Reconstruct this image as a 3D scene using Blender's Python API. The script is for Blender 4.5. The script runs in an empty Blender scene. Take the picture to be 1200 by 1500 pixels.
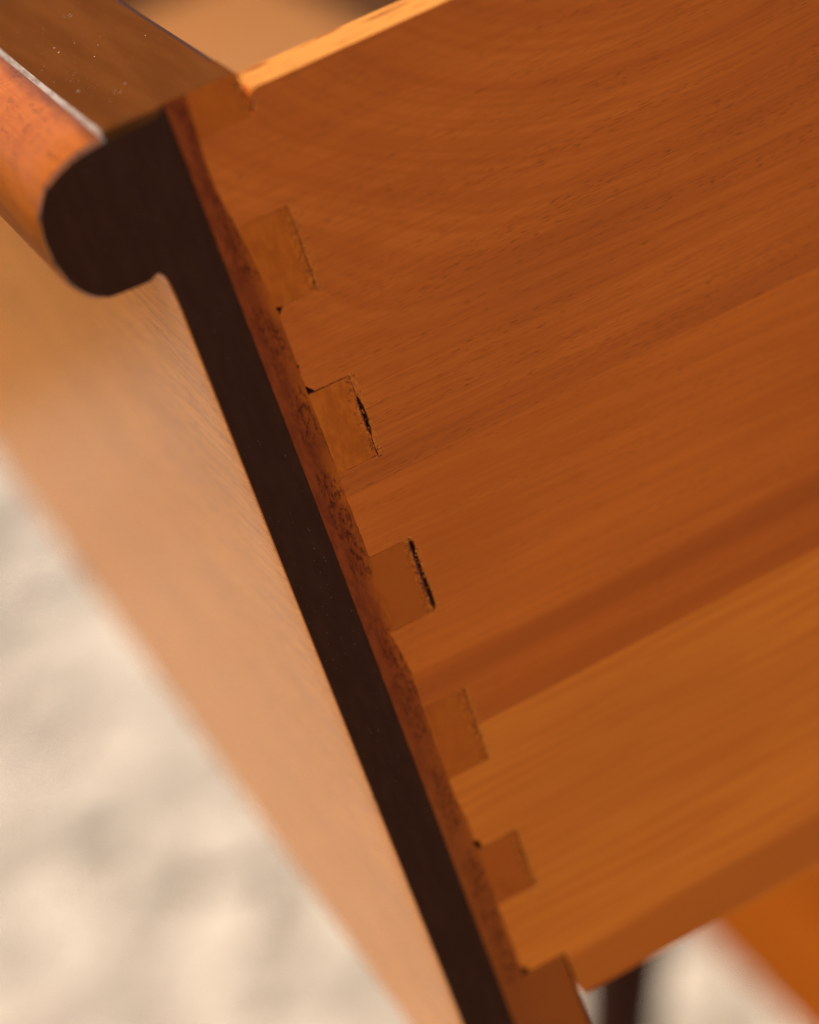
import bpy, bmesh, math, random
import numpy as np
from mathutils import Matrix, Vector
R = math.radians
sc = bpy.context.scene
col = sc.collection
MM = 0.001

# ---------------------------------------------------------------- camera
cam_d = bpy.data.cameras.new('camera')
cam = bpy.data.objects.new('camera', cam_d)
col.objects.link(cam)
ROT = np.array([[0.37233211, 0.877601, -0.30196901],
                [0.34496241, -0.43291415, -0.83281827],
                [-0.86160881, 0.20591703, -0.4639272]])      # rows: camera right, down, forward
m = Matrix.Identity(4)
for i in range(3):
    m[i][0] = ROT[0, i]; m[i][1] = -ROT[1, i]; m[i][2] = -ROT[2, i]
m[0][3], m[1][3], m[2][3] = 0.3665, -0.0737, 0.1183
cam.matrix_world = m
cam_d.sensor_fit = 'HORIZONTAL'
cam_d.sensor_width = 15.55
cam_d.lens = 50.0
cam_d.clip_start = 0.01
cam_d.clip_end = 2000
cam_d.dof.use_dof = True
cam_d.dof.focus_distance = 0.420
cam_d.dof.aperture_fstop = 3.4
sc.camera = cam
sc.cycles.use_denoising = True
sc.cycles.denoiser = 'OPENIMAGEDENOISE'
sc.cycles.denoising_input_passes = 'RGB_ALBEDO_NORMAL'
sc.cycles.denoising_prefilter = 'NONE'

# ---------------------------------------------------------------- light
SUN = Vector((-0.31, -0.03, 0.95)).normalized()
world = bpy.data.worlds.new('World'); sc.world = world; world.use_nodes = True
wn = world.node_tree
bg = wn.nodes['Background']
sky = wn.nodes.new('ShaderNodeTexSky'); sky.sky_type = 'NISHITA'; sky.sun_disc = False
sky.sun_elevation = math.asin(SUN.z)
sky.sun_rotation = math.atan2(SUN.x, SUN.y)
sky.dust_density = 3.0; sky.air_density = 1.0; sky.ozone_density = 0.6
wn.links.new(sky.outputs[0], bg.inputs[0])
bg.inputs[1].default_value = 0.15
sd = bpy.data.lights.new('sun', 'SUN'); sd.energy = 2.1; sd.angle = R(0.5); sd.color = (1.0, 0.81, 0.56)
so = bpy.data.objects.new('sun', sd); col.objects.link(so)
so.rotation_euler = SUN.to_track_quat('Z', 'Y').to_euler()
sc.view_settings.view_transform = 'Standard'; sc.view_settings.look = 'None'
sc.view_settings.gamma = 1.0
sc.view_settings.exposure = 1.1

# ---------------------------------------------------------------- node helpers
class NT:
    def __init__(s, name):
        s.mat = bpy.data.materials.new(name); s.mat.use_nodes = True
        s.t = s.mat.node_tree
        s.b = s.t.nodes['Principled BSDF']
    def n(s, typ, **kw):
        x = s.t.nodes.new(typ)
        for k, v in kw.items(): setattr(x, k, v)
        return x
    def put(s, sock, v):
        if v is None: return
        if isinstance(v, bpy.types.NodeSocket): s.t.links.new(v, sock)
        else: sock.default_value = v
    def math(s, op, a, b=None, c=None, clamp=False):
        x = s.n('ShaderNodeMath', operation=op, use_clamp=clamp)
        s.put(x.inputs[0], a); s.put(x.inputs[1], b); s.put(x.inputs[2], c)
        return x.outputs[0]
    def xyz(s):
        tc = s.n('ShaderNodeTexCoord'); sp = s.n('ShaderNodeSeparateXYZ')
        s.t.links.new(tc.outputs['Object'], sp.inputs[0])
        return sp.outputs
    def vec(s, a, b, c):
        x = s.n('ShaderNodeCombineXYZ')
        s.put(x.inputs[0], a); s.put(x.inputs[1], b); s.put(x.inputs[2], c)
        return x.outputs[0]
    def noise(s, v, scale=1.0, detail=2.0, rough=0.5, dist=0.0, dim='3D', w=None):
        x = s.n('ShaderNodeTexNoise', noise_dimensions=dim)
        if dim != '1D': s.put(x.inputs['Vector'], v)
        if dim in ('1D', '4D'): s.put(x.inputs['W'], w)
        x.inputs['Scale'].default_value = scale; x.inputs['Detail'].default_value = detail
        x.inputs['Roughness'].default_value = rough; x.inputs['Distortion'].default_value = dist
        return x.outputs[0]
    def step(s, v, a, b, lo=0.0, hi=1.0):
        x = s.n('ShaderNodeMapRange', interpolation_type='SMOOTHSTEP')
        s.put(x.inputs[0], v); x.inputs[1].default_value = a; x.inputs[2].default_value = b
        x.inputs[3].default_value = lo; x.inputs[4].default_value = hi
        return x.outputs[0]
    def mix(s, f, a, b, blend='MIX'):
        x = s.n('ShaderNodeMix', data_type='RGBA', blend_type=blend)
        s.put(x.inputs[0], f)
        for k, v in ((6, a), (7, b)):
            if isinstance(v, tuple): v = (*v[:3], 1.0)
            s.put(x.inputs[k], v)
        return x.outputs[2]
    def bump(s, h, strength, dist):
        x = s.n('ShaderNodeBump'); x.inputs['Strength'].default_value = strength
        x.inputs['Distance'].default_value = dist
        s.put(x.inputs['Height'], h); s.put(s.b.inputs['Normal'], x.outputs[0])
    def set(s, **kw):
        for k, v in kw.items():
            if isinstance(v, tuple) and len(v) == 3: v = (*v, 1.0)
            s.put(s.b.inputs[k.replace('_', ' ')], v)
        return s.mat

def wood(name, light, dark, grain='y', centre=(0, 0), squash=0.3, ring=260.0, ring_amt=0.8, wob=0.004,
         streak=0.25, pore=0.0, rough=0.45, spec=0.3, coat=0.0, bands=(), seed=0.0, joint=False, ribs=0.0, bump=0.15, coat_rough=0.2, flatten=None, stain=False, sheen=0.0, lines=0.0):
    """varnished wood: grain runs along one object axis; growth rings around a stretched centre; pores as short dashes"""
    t = NT(name)
    x, y, z = t.xyz()
    u, v, w = {'y': (y, z, x), 'x': (x, z, y), 'z': (z, y, x)}[grain]
    wobble = t.noise(t.vec(t.math('MULTIPLY', u, 9.0), t.math('MULTIPLY', v, 40.0), seed), detail=2)
    wobble = t.math('MULTIPLY', t.math('SUBTRACT', wobble, 0.5), wob)
    du = t.math('MULTIPLY', t.math('SUBTRACT', u, centre[0]), squash)
    dv = t.math('SUBTRACT', v, centre[1])
    if flatten:
        du = t.math('MULTIPLY', du, t.step(t.math('ABSOLUTE', dv), flatten[0], flatten[1], 1.0, flatten[2]))
    r = t.math('SQRT', t.math('ADD', t.math('MULTIPLY', du, du), t.math('MULTIPLY', dv, dv)))
    r = t.math('ADD', r, wobble)
    ra = t.noise(None, ring, 2.0, 0.6, dim='1D', w=t.math('ADD', r, seed))
    ring_f = t.step(ra, 0.32, 0.68)
    rb = t.noise(None, ring * 4.5, 1.0, 0.5, dim='1D', w=t.math('ADD', r, seed + 3))
    f = t.math('ADD', t.math('MULTIPLY', ring_f, 0.6), t.math('MULTIPLY', t.step(rb, .3, .7), 0.4))
    colr = t.mix(t.math('MULTIPLY', t.math('SUBTRACT', 1.0, f), ring_amt), light, dark)
    sv = t.vec(t.math('MULTIPLY', u, 130.0), t.math('MULTIPLY', v, 2600.0), t.math('MULTIPLY', w, 2600.0))
    st = t.noise(sv, 1.0, 3.0, 0.6)
    vr = t.math('ADD', v, t.math('MULTIPLY', wobble, 1.5))
    s2 = t.noise(t.vec(t.math('MULTIPLY', u, 26.0), t.math('MULTIPLY', vr, 1000.0), t.math('MULTIPLY', w, 1000.0)), 1.0, 3.0, 0.6)
    if lines:
        ln = t.noise(None, ring * 1.5, 0.0, 0.5, dim='1D', w=t.math('ADD', r, seed + 11))
        colr = t.mix(t.step(t.math('ABSOLUTE', t.math('SUBTRACT', ln, .5)), .012, .06, lines, 0), colr, dark)
    deep = tuple(c * .6 for c in dark)
    colr = t.mix(t.math('MULTIPLY', t.step(s2, .42, .68), streak), colr, dark)
    colr = t.mix(t.math('MULTIPLY', t.step(st, .48, .72), streak * 1.1), colr, deep)
    bl = t.noise(t.vec(t.math('MULTIPLY', u, 14.0), t.math('MULTIPLY', v, 38.0), seed + 7.0), 1.0, 3.0)
    colr = t.mix(t.step(bl, .3, .75, 0, .35), colr, tuple(c * .62 for c in dark))
    if ribs:
        rv = t.math('ADD', v, t.math('MULTIPLY', wobble, 0.5))
        rr = t.noise(t.vec(t.math('MULTIPLY', u, 34.0), t.math('MULTIPLY', rv, 900.0), seed), 1.0, 1.0)
        colr = t.mix(t.step(rr, .42, .66, 0, ribs), colr, dark)
    for (c0, half, soft, amt, slope) in bands:        # darker growth streaks, as positions across the grain
        vv = t.math('ADD', v, t.math('MULTIPLY', u, slope))
        dd = t.math('ABSOLUTE', t.math('SUBTRACT', t.math('ADD', vv, t.math('MULTIPLY', wobble, .4)), c0))
        colr = t.mix(t.step(dd, half, half + soft, amt, 0.0), colr, tuple(c * .8 for c in dark))
    if stain:      # the dark stain of the top has run a little over the arris
        ns = t.noise(t.vec(t.math('MULTIPLY', x, 120.0), t.math('MULTIPLY', y, 500.0), 0.0), 1.0, 3.0)
        sf = t.step(t.math('ADD', y, t.math('MULTIPLY', ns, .0022)), -.0122, -.0098, 0, .85)
        colr = t.mix(sf, colr, (.10, .024, .005))
    h = st
    if pore:
        pv = t.vec(t.math('MULTIPLY', u, 480.0), t.math('MULTIPLY', v, 3900.0), t.math('MULTIPLY', w, 900.0))
        pn = t.noise(pv, 1.0, 1.0, 0.4)
        pm = t.noise(t.vec(t.math('MULTIPLY', u, 25.0), t.math('MULTIPLY', v, 420.0), seed), 1.0, 2.0)
        p = t.math('MULTIPLY', t.step(pn, .57, .67), t.step(pm, .40, .66))
        colr = t.mix(t.math('MULTIPLY', p, pore), colr, tuple(c * .22 for c in dark))
        h = t.math('SUBTRACT', t.math('MULTIPLY', st, 0.4), p)
    if joint:
        # crushed fibres and glue crumbs at the ends of the dovetail sockets
        k = t.math('FRACT', t.math('DIVIDE', t.math('SUBTRACT', -0.0219, z), 0.0304))
        inz = t.math('MULTIPLY', t.step(k, 0.0, 0.02), t.step(k, .49, .52, 1, 0))
        edge = t.step(t.math('ABSOLUTE', t.math('SUBTRACT', y, 0.0121)), 0.0004, 0.0019, 1, 0)
        edge = t.math('MULTIPLY', edge, inz)
        gn = t.noise(t.vec(x, y, z), 1900.0, 3.0, .65)
        crumb = t.math('MULTIPLY', edge, t.step(gn, .5, .58))
        colr = t.mix(t.math('MULTIPLY', crumb, .55), colr, (0.60, 0.19, 0.02))
        gn2 = t.noise(t.vec(x, y, t.math('ADD', z, .3)), 1500.0, 2.0, .6)
        spot = t.math('MULTIPLY', edge, t.step(gn2, .58, .66))
        colr = t.mix(t.math('MULTIPLY', spot, .75), colr, (0.05, 0.008, 0.002))
        h = t.math('ADD', h, t.math('MULTIPLY', crumb, 3.0))
    t.bump(h, bump, 0.0002)
    t.set(Base_Color=colr, Roughness=rough, Coat_Weight=coat, Coat_Roughness=coat_rough)
    if sheen: t.set(Sheen_Weight=t.math('MULTIPLY', t.step(s2, .36, .64, 1.0, .45), t.step(st, .42, .66, sheen, sheen * .35)), Sheen_Roughness=.45, Sheen_Tint=(1.0, .42, .09))
    t.b.inputs['Specular IOR Level'].default_value = spec
    return t.mat

def plain(name, c, c2, scale, rough=.5, spec=.4, coat=0.0, stretch=(1, 1, 1), bump=.1, specks=0.0, detail=4.0, edge=(.35, .65)):
    t = NT(name); x, y, z = t.xyz()
    v = t.vec(t.math('MULTIPLY', x, stretch[0]), t.math('MULTIPLY', y, stretch[1]), t.math('MULTIPLY', z, stretch[2]))
    nn = t.noise(v, scale, detail, .6)
    colr = t.mix(t.step(nn, *edge), c, c2)
    if specks:
        s_ = t.noise(t.vec(x, y, z), 2400.0, 1.0, .5)
        colr = t.mix(t.step(s_, .74, .79, 0, specks), colr, (.35, .26, .17))
    t.bump(nn, bump, 0.0003)
    t.set(Base_Color=colr, Roughness=rough, Coat_Weight=coat)
    t.b.inputs['Specular IOR Level'].default_value = spec
    return t.mat

M = {}
O_L, O_D = (0.50, 0.128, 0.014), (0.335, 0.066, 0.008)
M['upper'] = wood('upper_plank_wood', (0.60, 0.127, 0.0125), (0.42, 0.072, 0.0075), centre=(0.085, 0.014), squash=.64, flatten=(.04, .085, .15), ring=210, ring_amt=.4,
                  wob=.003, pore=.38, streak=.3, lines=.22, seed=1.3, joint=True, bands=((-0.0705, .0012, .005, .16, 0.0),), spec=.08, rough=.5)
M['middle'] = wood('middle_plank_wood', (0.63, 0.131, 0.0115), (0.47, 0.083, 0.0075), centre=(0.35, -0.03), squash=.12, ring=240, ring_amt=.4,
                   wob=.002, ribs=.3, pore=.2, streak=.14, seed=5.1, joint=True, spec=.08, rough=.5,
                   bands=((-0.1100, .0010, .003, .75, 0.0), (-0.1160, .003, .004, .35, 0.0), (-0.1195, .0012, .002, .4, 0)))
M['lower'] = wood('lower_plank_wood', (0.71, 0.170, 0.0145), (0.56, 0.116, 0.0095), centre=(0.2, -0.3), squash=.05, ring=160, ring_amt=.1,
                  wob=.002, pore=.0, streak=.12, seed=8.4, joint=True, ribs=.8, spec=.08, rough=.5,
                  bands=((-0.1795, .0035, .003, .8, -0.035),))
M['inside'] = wood('drawer_inside_wood', (0.33, 0.145, 0.045), (0.275, 0.115, 0.034), grain='x', ring=120, seed=2.2, spec=.3)
M['inner_side'] = wood('inner_side_wood', (0.55, 0.21, 0.05), (0.42, 0.13, 0.03), grain='y', ring=120, seed=2.9, spec=.3)
M['lip'] = wood('lip_wood', (0.37, 0.096, 0.008), (0.23, 0.047, 0.0045), grain='x', ring=150, ring_amt=.6, wob=.006, pore=.45, streak=.35, rough=.45, spec=.012, coat=.04, coat_rough=.12, stain=True, seed=6.5)
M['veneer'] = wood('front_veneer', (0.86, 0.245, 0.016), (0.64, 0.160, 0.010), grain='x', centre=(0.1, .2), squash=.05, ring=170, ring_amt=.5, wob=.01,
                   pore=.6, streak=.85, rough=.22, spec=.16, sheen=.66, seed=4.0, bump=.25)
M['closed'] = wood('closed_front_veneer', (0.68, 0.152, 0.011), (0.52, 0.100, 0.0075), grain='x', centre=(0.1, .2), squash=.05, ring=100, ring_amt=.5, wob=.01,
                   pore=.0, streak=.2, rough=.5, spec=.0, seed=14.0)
M['dark_end'] = plain('dark_stained_end', (0.036, 0.0108, 0.0042), (0.043, 0.013, 0.005), 900, rough=.7, spec=.04, stretch=(1, .6, .15), specks=.25)
M['dark_top'] = plain('dark_stained_top', (0.070, 0.0205, 0.0046), (0.092, 0.027, 0.006), 60, rough=.9, spec=.0, stretch=(.25, 3, 3), bump=.05, specks=.3)
M['rim'] = plain('rubbed_rim', (0.06, 0.015, 0.005), (0.36, 0.095, 0.016), 420, rough=.6, spec=.1, edge=(.30, .36))
M['lip_rim'] = plain('polished_lip_rim', (0.06, 0.015, 0.005), (0.30, 0.085, 0.015), 420, rough=.22, spec=.35, edge=(.35, .5))
M['arris_glint'] = plain('worn_arris_glint', (0.30, 0.225, 0.165), (0.16, 0.10, 0.06), 900, rough=.5, spec=.1, stretch=(.2, 1, 1))  # pale colour stands in for the sky's reflection along the rubbed arris
def red_strip():
    t = NT('reddish_end_grain'); x, y, z = t.xyz()
    v = t.vec(x, y, t.math('MULTIPLY', z, .45))
    a = t.noise(v, 520, 5, .7)
    colr = t.mix(t.step(a, .35, .62), (0.170, 0.027, 0.006), (0.245, 0.042, 0.0075))
    far = t.step(y, .0022, .0052)
    low = t.noise(t.vec(0, y, z), 60, 2)
    colr = t.mix(t.math('MULTIPLY', far, t.step(low, .35, .6, .3, .9)), colr, (0.44, 0.085, 0.007))
    g = t.noise(v, 1500, 5, .72)
    colr = t.mix(t.step(z, -.150, -.095, .5, 0), colr, (0.34, 0.075, 0.009))
    msk = t.math('MULTIPLY', t.step(g, .44, .62), t.math('MULTIPLY', t.step(t.noise(t.vec(0, y, z), 75, 2), .36, .52),
                 t.math('MULTIPLY', t.step(y, .0008, .002), t.step(y, .0042, .0054, 1, 0))))
    colr = t.mix(t.math('MULTIPLY', msk, .8), colr, (0.06, 0.0095, 0.0035))
    colr = t.mix(t.step(z, -.1745, -.172, .75, 0), colr, (0.27, 0.056, 0.008))
    t.bump(g, .15, .0003)
    t.set(Base_Color=colr, Roughness=.55); t.b.inputs['Specular IOR Level'].default_value = .03
    return t.mat
M['strip'] = red_strip()
def pin_mat():
    t = NT('pin_end_grain'); x, y, z = t.xyz()
    oi = t.n('ShaderNodeObjectInfo')
    a = t.noise(t.vec(x, y, t.math('MULTIPLY', z, .4)), 800, 4, .6)
    c1 = t.mix(oi.outputs['Random'], (0.38, 0.076, 0.0085), (0.52, 0.108, 0.0095))
    colr = t.mix(t.step(a, .35, .7), c1, (0.40, 0.076, 0.0072))
    b = t.noise(t.vec(0, y, z), 160, 3)
    colr = t.mix(t.step(b, .48, .68, 0, .5), colr, (0.33, 0.060, 0.006))
    edge = t.step(y, .0098, .0118)
    g = t.noise(t.vec(x, y, z), 1500, 3, .7)
    colr = t.mix(t.math('MULTIPLY', t.math('MULTIPLY', edge, t.step(g, .54, .62)), .7), colr, (0.06, 0.011, 0.003))
    colr = t.mix(t.math('MULTIPLY', t.math('MULTIPLY', edge, t.step(g, .36, .44, 1, 0)), .6), colr, (0.60, 0.19, 0.02))
    t.bump(g, .2, .0003)
    t.set(Base_Color=colr, Roughness=.55); t.b.inputs['Specular IOR Level'].default_value = .03
    return t.mat
M['pin'] = pin_mat()
M['pit_shade'] = plain('hole_shade', (.006, .002, .001), (.012, .004, .002), 900, rough=.9, spec=.0)  # black colour standing in for the shade inside small joint holes
M['slit'] = plain('old_glue', (0.13, 0.030, 0.018), (0.21, 0.050, 0.028), 900, rough=.8, spec=.05)
M['leg'] = plain('dark_leg_wood', (0.034, 0.0095, 0.004), (0.05, 0.014, 0.006), 200, rough=.6, spec=.05, stretch=(1, 1, .1))
M['carcass'] = wood('carcass_wood', (0.40, 0.11, 0.018), (0.27, 0.06, 0.01), grain='x', ring=90, seed=9.0, spec=.4)
M['raw_sunlit_edge'] = plain('raw_sunlit_top_edge', (.20, .060, .010), (.40, .155, .030), 190, rough=.9, spec=.03, stretch=(2.2, .5, 1), edge=(.30, .46))  # bare top edge, with its sunlit tone put into the colour
M['crumb'] = plain('torn_fibre', (0.50, 0.125, 0.012), (0.66, 0.20, 0.022), 900, rough=.9, spec=.05)
M['dust'] = plain('pale_dust', (.62, .52, .40), (.5, .4, .3), 900, rough=.9, spec=.1)
def ground_mat():
    t = NT('pale_ground'); x, y, z = t.xyz(); p = t.vec(x, y, z)
    a = t.noise(p, 16, 5, .6); b = t.noise(p, 3, 3)
    colr = t.mix(t.step(a, .35, .65), (.20, .165, .118), (.285, .238, .175))
    colr = t.mix(t.step(b, .4, .7, 0, .4), colr, (.42, .34, .25))
    t.bump(a, .5, .02)
    return t.set(Base_Color=colr, Roughness=.9)
M['ground'] = ground_mat()
M['soil'] = plain('dark_soil', (.055, .036, .018), (.09, .06, .032), 9, rough=.95, spec=.1)
def gravel_mat():
    t = NT('pale_pebbles'); x, y, z = t.xyz()
    g = t.n('ShaderNodeNewGeometry'); rnd = g.outputs['Random Per Island']
    cr = t.n('ShaderNodeValToRGB'); t.put(cr.inputs[0], rnd)
    e = cr.color_ramp.elements
    e[0].position = 0; e[0].color = (.21, .173, .124, 1); e[1].position = 1; e[1].color = (.41, .345, .255, 1)
    for p_, c in ((.22, (.24, .20, .145, 1)), (.45, (.35, .29, .212, 1)), (.55, (.27, .21, .152, 1)), (.7, (.37, .308, .228, 1))):
        k = e.new(p_); k.color = c
    a = t.noise(t.vec(x, y, z), 120, 4, .6)
    colr = t.mix(t.step(a, .3, .7, 0, .3), cr.outputs[0], (.36, .29, .21))
    return t.set(Base_Color=colr, Roughness=.85)
M['gravel'] = gravel_mat()

# ---------------------------------------------------------------- object helpers
def link(name, bm, mats, parent=None, label=None, base=None, smooth=None):
    me = bpy.data.meshes.new(name)
    bmesh.ops.recalc_face_normals(bm, faces=bm.faces[:])
    bm.to_mesh(me); bm.free()
    for mm_ in (mats if isinstance(mats, (list, tuple)) else [mats]): me.materials.append(mm_)
    if smooth is not None:
        me.shade_smooth(); me.set_sharp_from_angle(angle=R(smooth))
    o = bpy.data.objects.new(name, me); col.objects.link(o)
    if parent is not None:
        o.parent = parent
        if base is not None: o.location = -Vector(base)      # meshes are written in the drawer's own coordinates
    if label: o['label'] = label
    return o
def empty(name, loc, parent=None):
    o = bpy.data.objects.new(name, None); o.location = loc; o.empty_display_size = .02
    col.objects.link(o)
    if parent is not None: o.parent = parent
    return o
def tag(o, label, cat, group=None):
    o['label'] = label; o['category'] = cat
    if group: o['group'] = group
def area(p): return .5 * sum(p[i][0] * p[(i + 1) % len(p)][1] - p[(i + 1) % len(p)][0] * p[i][1] for i in range(len(p)))
def inset(p, d):
    s = 1 if area(p) > 0 else -1; out = []; n = len(p)
    for i in range(n):
        a, b, c = Vector(p[i - 1]), Vector(p[i]), Vector(p[(i + 1) % n])
        e1, e2 = (b - a), (c - b)
        n1 = Vector((-e1.y, e1.x)).normalized() * s; n2 = Vector((-e2.y, e2.x)).normalized() * s
        k = n1 + n2
        if k.length < 1e-6: k = n1
        k = k / max(k.dot(k) * .5, .35)
        out.append(tuple(b + k * d))
    return out
def extrude(bm, poly, x0, x1, bev=0.0, cap1=True, cap0=True, mat=0):
    """poly of (y,z) in mm from x0 (near, bevelled) back to x1, in mm"""
    rings = []
    if bev:
        rings.append((x0, inset(poly, bev))); rings.append((x0 - bev, poly))
    else: rings.append((x0, poly))
    rings.append((x1, poly))
    vs = [[bm.verts.new((x * MM, y * MM, z * MM)) for y, z in p] for x, p in rings]
    n = len(poly); fs = []
    for a, b in zip(vs, vs[1:]):
        for i in range(n): fs.append(bm.faces.new((a[i], a[(i + 1) % n], b[(i + 1) % n], b[i])))
    if cap0: fs.append(bm.faces.new(vs[0]))
    if cap1: fs.append(bm.faces.new(vs[-1][::-1]))
    for f in fs: f.material_index = mat
    return fs
def box(bm, x0, x1, y0, y1, z0, z1, bev=.0006):
    r = bmesh.ops.create_cube(bm, size=1)
    for v in r['verts']: v.co = Vector(((x0 + x1) / 2 + v.co.x * (x1 - x0), (y0 + y1) / 2 + v.co.y * (y1 - y0), (z0 + z1) / 2 + v.co.z * (z1 - z0)))
    if bev:
        es = list({e for v in r['verts'] for e in v.link_edges})
        bmesh.ops.bevel(bm, geom=es, offset=bev, segments=2, affect='EDGES', profile=.6)
def rough_line(p, step, amp, rng):
    """subdivide an open polyline and jitter it a little, as a hand saw leaves it"""
    out = [p[0]]
    for a, b in zip(p, p[1:]):
        d = math.hypot(b[0] - a[0], b[1] - a[1]); n = max(1, int(d / step))
        for i in range(1, n + 1):
            t = i / n; q = (a[0] + (b[0] - a[0]) * t, a[1] + (b[1] - a[1]) * t)
            if i < n: q = (q[0] + rng.uniform(-amp, amp), q[1] + rng.uniform(-amp, amp))
            out.append(q)
    return out

W = 690.0        # drawer width, mm
DEEP = 430.0     # drawer depth
rng = random.Random(4)

# ---------------------------------------------------------------- the setting: soil, pale path and its gravel
GZ = -0.90
PATH_EDGE = -2.02
def sheet(name, x0, x1, y0, y1, z, mat):
    bm = bmesh.new()
    bm.faces.new([bm.verts.new(c) for c in ((x0, y0, z), (x1, y0, z), (x1, y1, z), (x0, y1, z))])
    o = link(name, bm, mat); o['kind'] = 'structure'; return o
sheet('ground', -150, 150, -150, 150, GZ - .004, M['soil'])
sheet('path', PATH_EDGE, 6, -8, 8, GZ, M['ground'])
def gravel():
    r = np.random.default_rng(3)
    b = bmesh.new(); bmesh.ops.create_icosphere(b, subdivisions=2, radius=1)
    b.verts.ensure_lookup_table()
    V = np.array([v.co[:] for v in b.verts]); F = np.array([[v.index for v in f.verts] for f in b.faces]); b.free()
    n = 7000
    px = r.uniform(PATH_EDGE - .02, .4, n); far = px < -1.55; px[far] = np.where(r.uniform(0, 1, far.sum()) < .45, px[far] + 1.1, px[far]); py = r.uniform(-1.3, .9, n)
    size = r.uniform(.015, .038, n)
    sc3 = size[:, None] * r.uniform([.8, .8, .2], [1.4, 1.1, .5], (n, 3))
    th = r.uniform(0, 6.28, n); c, s = np.cos(th), np.sin(th)
    ph = r.uniform(0, 6.28, (n, 3)); fr = r.uniform(1.2, 2.6, (n, 3))
    allv = np.empty((n, len(V), 3), np.float32)
    for i in range(n):
        w = V * (1 + .10 * np.sin(fr[i, 0] * V[:, :1] * 2 + ph[i, 0]) + .08 * np.sin(fr[i, 1] * V[:, 1:2] * 3 + ph[i, 1])) * sc3[i]
        allv[i, :, 0] = w[:, 0] * c[i] - w[:, 1] * s[i] + px[i]
        allv[i, :, 1] = w[:, 0] * s[i] + w[:, 1] * c[i] + py[i]
        allv[i, :, 2] = w[:, 2] + GZ + sc3[i, 2] * .35
    tri = (F[None] + (np.arange(n) * len(V))[:, None, None]).reshape(-1, 3)
    me = bpy.data.meshes.new('gravel')
    me.vertices.add(n * len(V)); me.vertices.foreach_set('co', allv.reshape(-1))
    me.loops.add(tri.size); me.loops.foreach_set('vertex_index', tri.reshape(-1).astype(np.int32))
    me.polygons.add(len(tri)); me.polygons.foreach_set('loop_start', np.arange(0, tri.size, 3, dtype=np.int32))
    me.update(calc_edges=True); me.validate(); me.shade_smooth()
    me.materials.append(M['gravel'])
    o = bpy.data.objects.new('gravel', me); col.objects.link(o); o['kind'] = 'stuff'
    tag(o, 'pale cream and beige pebbles lying in the sun on the ground below the chest', 'gravel')
gravel()

# ---------------------------------------------------------------- the open drawer
BASE = (-W / 2 * MM, .2, -.2155)
drawer = empty('open_drawer', BASE)
tag(drawer, 'pulled-out wooden drawer with dovetailed side and dark-edged front with rounded lip', 'drawer')

def catmull(p, n=5):
    out = []
    for i in range(len(p) - 1):
        p0, p1, p2, p3 = (Vector(p[max(0, min(len(p) - 1, i + k))]) for k in (-1, 0, 1, 2))
        for j in range(n):
            t = j / n
            out.append(tuple(.5 * ((2 * p1) + (p2 - p0) * t + (2 * p0 - 5 * p1 + 4 * p2 - p3) * t * t + (3 * p1 - p0 - 3 * p2 + p3) * t ** 3)))
    out.append(p[-1]); return out

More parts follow.
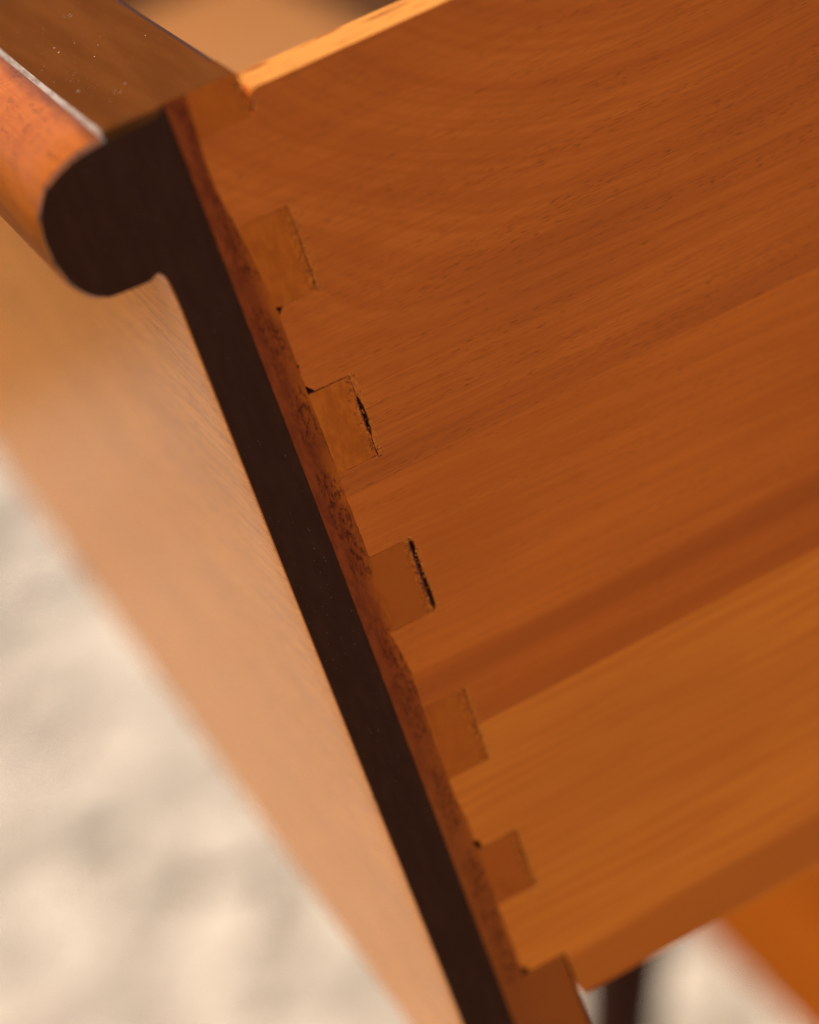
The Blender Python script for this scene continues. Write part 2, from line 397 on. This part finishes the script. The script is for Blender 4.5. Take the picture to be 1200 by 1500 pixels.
def drawer_front():
    # cross-section (y, z) in mm; outer skin, then the slightly rubbed-back end
    lip = catmull([(-10.7, -.55), (-13.0, -.8), (-15.7, -1.25), (-18.6, -2.35), (-21.2, -4.0), (-23.1, -6.6), (-24.2, -9.6), (-24.5, -13.0), (-24.1, -16.8),
                   (-23.0, -20.1), (-21.3, -22.5), (-19.6, -23.8), (-17.4, -24.3), (-15.2, -24.45), (-12.8, -24.6), (-11.2, -24.5), (-10.0, -24.0), (-9.35, -25.2), (-9.1, -27.5), (-8.95, -31.0)], 4)
    down = [(-8.9, z) for z in (-60, -100, -140, -180)] + [(-8.9, -214.7), (-8.2, -215.5)]
    head = [(-.02, -.0), (-2.0, 0), (-5.0, 0), (-8, 0), (-10.0, 0), (-10.2, -.08)]
    near = head + lip + down + [(-.02, -215.5)]
    end = []
    for i, (y, z) in enumerate(near):
        if z > -.6 and y > -10.6: end.append((y + (.25 if y < -10 else 0), z - min(1.75, 0.1 + 1.65 * min(1, abs(y) / 2.2))))
        elif z > -3.9 and y < -10.6: end.append((y + .25, z - 1.2 + .25 * (z + .5) * -.3))
        else: end.append(None)
    ins = inset(near, .30)
    soft = inset(near, .62)
    ins = [b if z > -24 and y < -14 else a for a, b, (y, z) in zip(ins, soft, near)]
    end = [e if e else q for e, q in zip(end, ins)]
    end[0] = (-.02, -.25); end[-1] = (-.02, -215.2)
    mid = [((a[0] * .45 + b[0] * .55), (a[1] * .72 + b[1] * .28)) for a, b in zip(near, end)]
    bm = bmesh.new(); n = len(near)
    rings = [(0.0, end), (-.45, mid), (-1.3, near), (-9.65, near)]
    vs = [[bm.verts.new((x * MM, y * MM, z * MM)) for y, z in p] for x, p in rings]
    nh = len(head)
    def mat_of(i, ring):
        y, z = near[i]; i2 = (i + 1) % n
        if i == n - 1: return 0
        if i < nh - 2: return 1                       # brown top
        if i in (nh - 2, nh - 1): return 2            # rubbed arris, sky reflection painted pale
        if ring == 0: return 6 if i < nh + len(lip) - 14 else 3
        return 5 if i < nh + len(lip) - 10 else 4
    for k, (a, b) in enumerate(zip(vs, vs[1:])):
        for i in range(n):
            f = bm.faces.new((a[i], a[(i + 1) % n], b[(i + 1) % n], b[i])); f.material_index = mat_of(i, k)
    f = bm.faces.new(vs[0]); f.material_index = 0
    # the rest of the front, full thickness
    full = [(10.9, 0), (6.0, 0)] + head[1:] + lip + down + [(12.3, -215.5), (12.8, -214.9), (12.8, -2.4), (12.1, -.85)]
    va = [bm.verts.new((-9.65 * MM, y * MM, z * MM)) for y, z in full]; vb = [bm.verts.new((-W * MM, y * MM, z * MM)) for y, z in full]
    k0 = 2 + nh - 1
    for i in range(len(full)):
        f = bm.faces.new((va[i], va[(i + 1) % len(full)], vb[(i + 1) % len(full)], vb[i]))
        if i >= len(full) - 2: f.material_index = 0
        elif i < k0 - 2: f.material_index = 1
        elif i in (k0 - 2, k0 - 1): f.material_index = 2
        else: f.material_index = 5 if i < k0 + len(lip) - 10 else 4
    bm.faces.new(va).material_index = 0; bm.faces.new(vb[::-1]).material_index = 0
    return link('drawer_front', bm, [M['dark_end'], M['dark_top'], M['arris_glint'], M['rim'], M['veneer'], M['lip'], M['lip_rim']], drawer, base=BASE, smooth=28)
front = drawer_front()

# pins of the joint: (top, bottom) in mm below the top edge; the socket ends reach y = 12.3 mm
PINS = [(-.3, -7.2), (-22.5, -37.0), (-52.5, -67.3), (-83.3, -97.6), (-113.5, -128.6), (-144.2, -156.6)]
SX, TH = 4.95, 9.6
LZ = [0, -7, -12, -17, -22.5, -36, -43, -96, -97.6, -102, -106, -113, -128, -133, -138, -150, -157, -166, -216]
LY = [3.6, 3.0, 2.7, 2.9, 3.6, 5.2, 5.0, 4.95, 3.7, 4.4, 4.9, 4.5, 4.35, 4.4, 4.95, 4.8, 4.6, 4.7, 4.7]
def ly(z): return float(np.interp(-z, [-a for a in LZ], LY)) + .05 * math.sin(z * 2.1) + .04 * math.sin(z * 5.3 + 1)
def ly_line(z0, z1, d, step=1.1):
    n = max(1, int(abs(z1 - z0) / step))
    return [(ly(z0 + (z1 - z0) * i / n) + d, z0 + (z1 - z0) * i / n) for i in range(n + 1)]
# the reddish end-grain strip of the front, with the foot of the front below the drawer side
bm = bmesh.new()
st = [(.03, 0)] + ly_line(0, -172.7, 0.0) + rough_line([(4.75, -172.75), (12.7, -172.7)], 2, .05, rng) + [(12.85, -185), (12.85, -215.3), (.03, -215.3)]
for f in extrude(bm, st, .04, -TH, .02):
    if f.calc_center_median().z > -.2 * MM: f.material_index = 1
strip = link('end_strip', bm, [M['strip'], M['dark_top']], drawer, 'reddish end grain strip beside the dark edge', BASE)

def pin(i, z0, z1, slit):
    y1 = 12.15
    e = [(y1, z0 - .05)]
    if slit:
        a, b, dpt = slit
        e += [(y1, a + .5), (y1 - dpt * .6, a), (y1 - dpt, a - 1.2), (y1 - dpt * 1.02, (a + b) / 2), (y1 - dpt * .8, b + .8), (y1, b)]
    e += [(y1, z1 + .05)]
    right = rough_line(e, .4 if slit else .7, .08 if slit else .06, rng)
    if i == 0: right = [(11.2, 0.0), (11.9, -.4), (11.95, -3), (11.8, -7.2)]
    l0, l1 = ly(z0) + .01, ly(z1) + .01
    if i == 0: l0, z0 = ly(0) + .03, 0.0
    p = rough_line([(l0, z0), right[0]], 2.0, .03, rng) + right[1:] + rough_line([right[-1], (l1, z1)], 2.0, .03, rng)[1:] + ly_line(z1, z0, .01)[1:-1]
    bm = bmesh.new()
    x0 = rng.uniform(0.0, .05); fs = []
    if slit:
        y1 = 12.15
        full = [q for q in p if q[0] < 11.2] ; full += [(y1, z1), (y1, z0)]
        full = [(ly(z0) + .05, z0 - .02), (y1, z0 - .02), (y1, z1 + .02), (ly(z1) + .05, z1 + .02)]
        fs = extrude(bm, p, x0, -.16, .03, cap1=False) + extrude(bm, full, -.16, -TH, mat=2)
    else: fs = extrude(bm, p, x0, -TH, .03)
    for f in fs:
        if f.calc_center_median().z > -.2 * MM: f.material_index = 1
    link('dovetail_pin', bm, [M['pin'], M['dark_top'], M['slit']], drawer, None, BASE)
SLITS = [None, None, (-57.0, -63.0, .26), (-84.2, -97.0, .32), None, None]
for i, (a, b) in enumerate(PINS): pin(i, a, b, SLITS[i])

# the side: three planks glued edge to edge, their ends cut into tails between the pins
side = empty('drawer_side', (-BASE[0], -BASE[1], -BASE[2]), drawer)
def left_edge(z_from, z_to):
    """outline of the plank ends going down from z_from to z_to around the pins"""
    pts = []; g = .015
    soc = [12.3, 12.27, 12.3, 12.3, 12.24, 12.36]
    SOCK = {2: [(12.25, -55.8), (12.6, -57.0), (12.78, -58.5), (12.85, -60.5), (12.7, -62.4), (12.28, -64.0)],
            3: [(12.6, -83.7), (12.85, -84.6), (12.72, -87.0), (12.8, -92.0), (12.82, -96.8), (12.4, -97.4)]}
    hole = {(1, 1): 1.4, (2, 0): 1.55, (5, 0): 1.5, (5, 1): .4, (3, 0): .35}
    ev = []
    for i, (a, b) in enumerate(PINS):
        crack = {2: .16, 5: .03}.get(i, 0)
        h0, h1 = hole.get((i, 0), 0), hole.get((i, 1), 0)
        t0, t1 = ly(a) + .02, ly(b) + .02
        if i:
            ev += [(t0, a + g + crack + h0), (t0 + h0 * .8, a + g + crack)] if h0 else [(t0, a + g + crack)]
        ev += [(12.25, a + g * .6 + crack * .2)] + SOCK.get(i, [(soc[i], a - .6), (soc[i], b + .5)]) + [(soc[i] if i not in SOCK else 12.3, b - g)]
        ev += [(t1 + h1 * .8, b - g), (t1, b - g - h1)] if h1 else [(t1, b - g)]
        nz = PINS[i + 1][0] + 2.6 if i < 5 else -169.8
        ev += ly_line(b - g - h1 - .8, nz, .02)
    ev += [(4.75, -170.9), (6.0, -172.62), (12.9, -172.65), (13.1, -172.7), (13.2, -181.5), (13.9, -182.9)]
    ev[0] = (12.35, -5.6); ev[1:1] = []; ev.insert(0, (12.6, -4.3)); ev.insert(0, (13.2, -3.65))
    ev = [p for p in ev if z_to < p[1] < z_from]
    return ev
def plank(z0, z1, mat, off, label, shape=None):
    e = left_edge(z0, z1)
    first = (e[0][0], z0) if z0 < -5 else (14.3, z0)
    last = (e[-1][0], z1)
    line = rough_line([first] + e + [last], .45, .05, rng)
    p = line + [(DEEP, z1), (DEEP, z0)]
    bm = bmesh.new()
    for f in extrude(bm, p, off, -TH, .02):
        if f.calc_center_median().z > -3.6 * MM and f.calc_center_median().x < off * MM - .0005: f.material_index = 1
    o = link('plank', bm, [mat, M['raw_sunlit_edge']], side, label)
    return o
SEAM1, SEAM2 = -71.6, -121.3
plank(-3.4, SEAM1, M['upper'], 0.0, 'upper plank with curved grain and dark pores')
plank(SEAM1, SEAM2, M['middle'], .05, 'smooth middle plank with a dark streak')
plank(SEAM2, -183.1, M['lower'], .02, 'lighter bottom plank with fine ribbed grain')

def slab(name, a, mat, parent=drawer, base=BASE, label=None, bev=.0006):
    bm = bmesh.new(); box(bm, *[v * MM for v in a], bev)
    return link(name, bm, [mat], parent, label, base)
slab('far_side', (-W, -W + TH, 12.85, DEEP, -183.1, -3.4), M['inner_side'])
slab('back_board', (-W + TH + .1, -TH - .1, DEEP - 12, DEEP, -183.1, -8), M['inside'])
slab('bottom_board', (-W + TH + .1, -TH - .1, 12.9, DEEP - 12.1, -172, -166), M['inside'])

# fibres and glue crumbs left by the saw at the ends of the sockets
def crumbs():
    bm = bmesh.new(); r = random.Random(23)
    def flake(y, z, s, mi, tall=1.0):
        d = bmesh.ops.create_icosphere(bm, subdivisions=1, radius=1)['verts']
        a = r.uniform(0, 3.14); k = r.uniform(.8, 2.2)
        for v in d:
            q = Vector((v.co.x * .45 * tall, v.co.y * k, v.co.z)) * s * (1 + r.uniform(-.3, .3))
            q = Matrix.Rotation(a, 3, 'X') @ q
            v.co = Vector((.03 * MM, y * MM, z * MM)) + q * MM
        for f in {f for v in d for f in v.link_faces}: f.material_index = mi
    dens = [10, 26, 46, 34, 14, 16]
    for i, (a, b) in enumerate(PINS):
        for k in range(dens[i]):
            y = 12.2 + abs(r.gauss(0, .45)) if r.random() < .6 else 11.9 - abs(r.gauss(0, .5))
            flake(y, r.uniform(b - .3, a + .4), r.uniform(.05, .16), 0 if r.random() < .62 else 1)
        for k in range(dens[i] // 3): flake(ly(a) + r.uniform(.5, 7), a + r.gauss(.05, .1), r.uniform(.03, .09), 1)
    for k in range(26): flake(ly(-70) + r.gauss(.4, .5), r.uniform(-82, -40), r.uniform(.03, .08), 1)
    for k in range(14): flake(8 + r.gauss(0, 2.4), -72 + r.gauss(0, 1.2), r.uniform(.03, .09), 1)
    for y, z, s in ((5.35, -37.1, .36), (5.15, -142.9, .50), (5.05, -172.2, .50), (5.05, -47.3, .2), (12.9, -176.0, .35), (12.95, -178.0, .4)): flake(y, z, s, 2, .3)  # flat black spots painted as the shade of open holes
    for k in range(26): flake(12.25 + r.gauss(0, .35), r.uniform(-6.5, -.8), r.uniform(.06, .2), 1 if r.random() < .7 else 0)
    o = link('wood_crumbs', bm, [M['crumb'], M['slit'], M['pit_shade']], drawer, None, BASE); o['kind'] = 'stuff'
crumbs()

# specks of dust and lint lying on the lip and sticking to the dark edge
def dust():
    bm = bmesh.new(); r = random.Random(11)
    def speck(p, s, nrm):
        d = bmesh.ops.create_icosphere(bm, subdivisions=1, radius=1)['verts']
        a = r.uniform(0, 6.3); k = r.uniform(1, 2.2)
        for v in d:
            q = Vector((v.co.x * k, v.co.y, v.co.z * .5)) * s
            q = Matrix.Rotation(a, 3, 'Z') @ q
            if nrm == 'x': q = Vector((q.z, q.y, q.x))
            if nrm == 'y': q = Vector((q.x, q.z, q.y))
            v.co = Vector(p) * MM + q * MM
    for i in range(30): speck((-70 * r.random() ** .7 - 1, r.uniform(-9.5, 10.5), .02), min(.11, abs(r.gauss(.02, .035)) + .018), 'z')
    for i in range(15): speck((-28 + r.gauss(0, 9), r.uniform(-9.5, -3), .02), min(.12, abs(r.gauss(.02, .05)) + .02), 'z')
    for i in range(60): speck((.01, r.uniform(-8.3, -.4), r.gauss(-92, 22)), r.uniform(.012, .035), 'x')
    for i in range(22): speck((r.uniform(-40, -1), -8.92, r.uniform(-110, -32)), r.uniform(.03, .09), 'y')
    o = link('dust', bm, [M['dust']], drawer, None, BASE); o['kind'] = 'stuff'
dust()

# ---------------------------------------------------------------- the chest the drawer slides out of
CY = 172.0                      # its face, mm behind the open drawer's
CB, CT = -549.0, 30.0
CX0, CX1 = -W - 26, 26
CBASE = ((CX0 + CX1) / 2 * MM, .36, GZ)
chest = empty('chest_of_drawers', CBASE)
tag(chest, 'orange wooden chest on slim dark splayed legs standing behind the pulled-out drawer', 'chest')
D2 = CY + DEEP + 20
cs = lambda name, a, mat=M['carcass']: slab(name, a, mat, chest, CBASE)
cs('side_panel', (CX0, CX0 + 20, CY, D2, CB, CT - 18.1))
cs('side_panel', (CX1 - 20, CX1, CY, D2, CB, CT - 18.1))
cs('top_panel', (CX0 - 4, CX1 + 4, CY, D2 + 4, CT - 18, CT))
cs('bottom_panel', (CX0 + 20.1, CX1 - 20.1, CY + 18, D2 - 8, CB, CB + 18))
cs('divider', (CX0 + 20.1, CX1 - 20.1, CY + 20, D2 - 8, -214, -198))
cs('back_panel', (CX0 + 20.1, CX1 - 20.1, D2 - 7.9, D2, CB, CT - 18.1))
def leg(x, y, sx, sy):
    bm = bmesh.new(); n = 20; prev = None
    z0, z1 = CB * MM - .0005, GZ
    for k in range(7):
        t = k / 6; rr = (.026 - .013 * t); c = Vector((x + sx * t, y + sy * t, z0 + (z1 - z0) * t))
        ring = [bm.verts.new(c + Vector((math.cos(a) * rr, math.sin(a) * rr, 0))) for a in (6.28318 * i / n for i in range(n))]
        if prev:
            for i in range(n): bm.faces.new((prev[i], prev[(i + 1) % n], ring[(i + 1) % n], ring[i]))
        else: bm.faces.new(ring)
        prev = ring
    bm.faces.new(prev[::-1])
    link('leg', bm, [M['leg']], chest, None, CBASE, smooth=40)
xl, xr = -.552, CX1 * MM - .10
leg(xl, .200, -.096, -.079); leg(xr, .200, .096, -.079); leg(xl, D2 * MM - .06, -.096, .079); leg(xr, D2 * MM - .06, .096, .079)

LBASE = (-W / 2 * MM, .3, CB * MM)
closed = empty('closed_drawer', LBASE)
tag(closed, 'closed lower drawer with plain orange front in shade under the open one', 'drawer')
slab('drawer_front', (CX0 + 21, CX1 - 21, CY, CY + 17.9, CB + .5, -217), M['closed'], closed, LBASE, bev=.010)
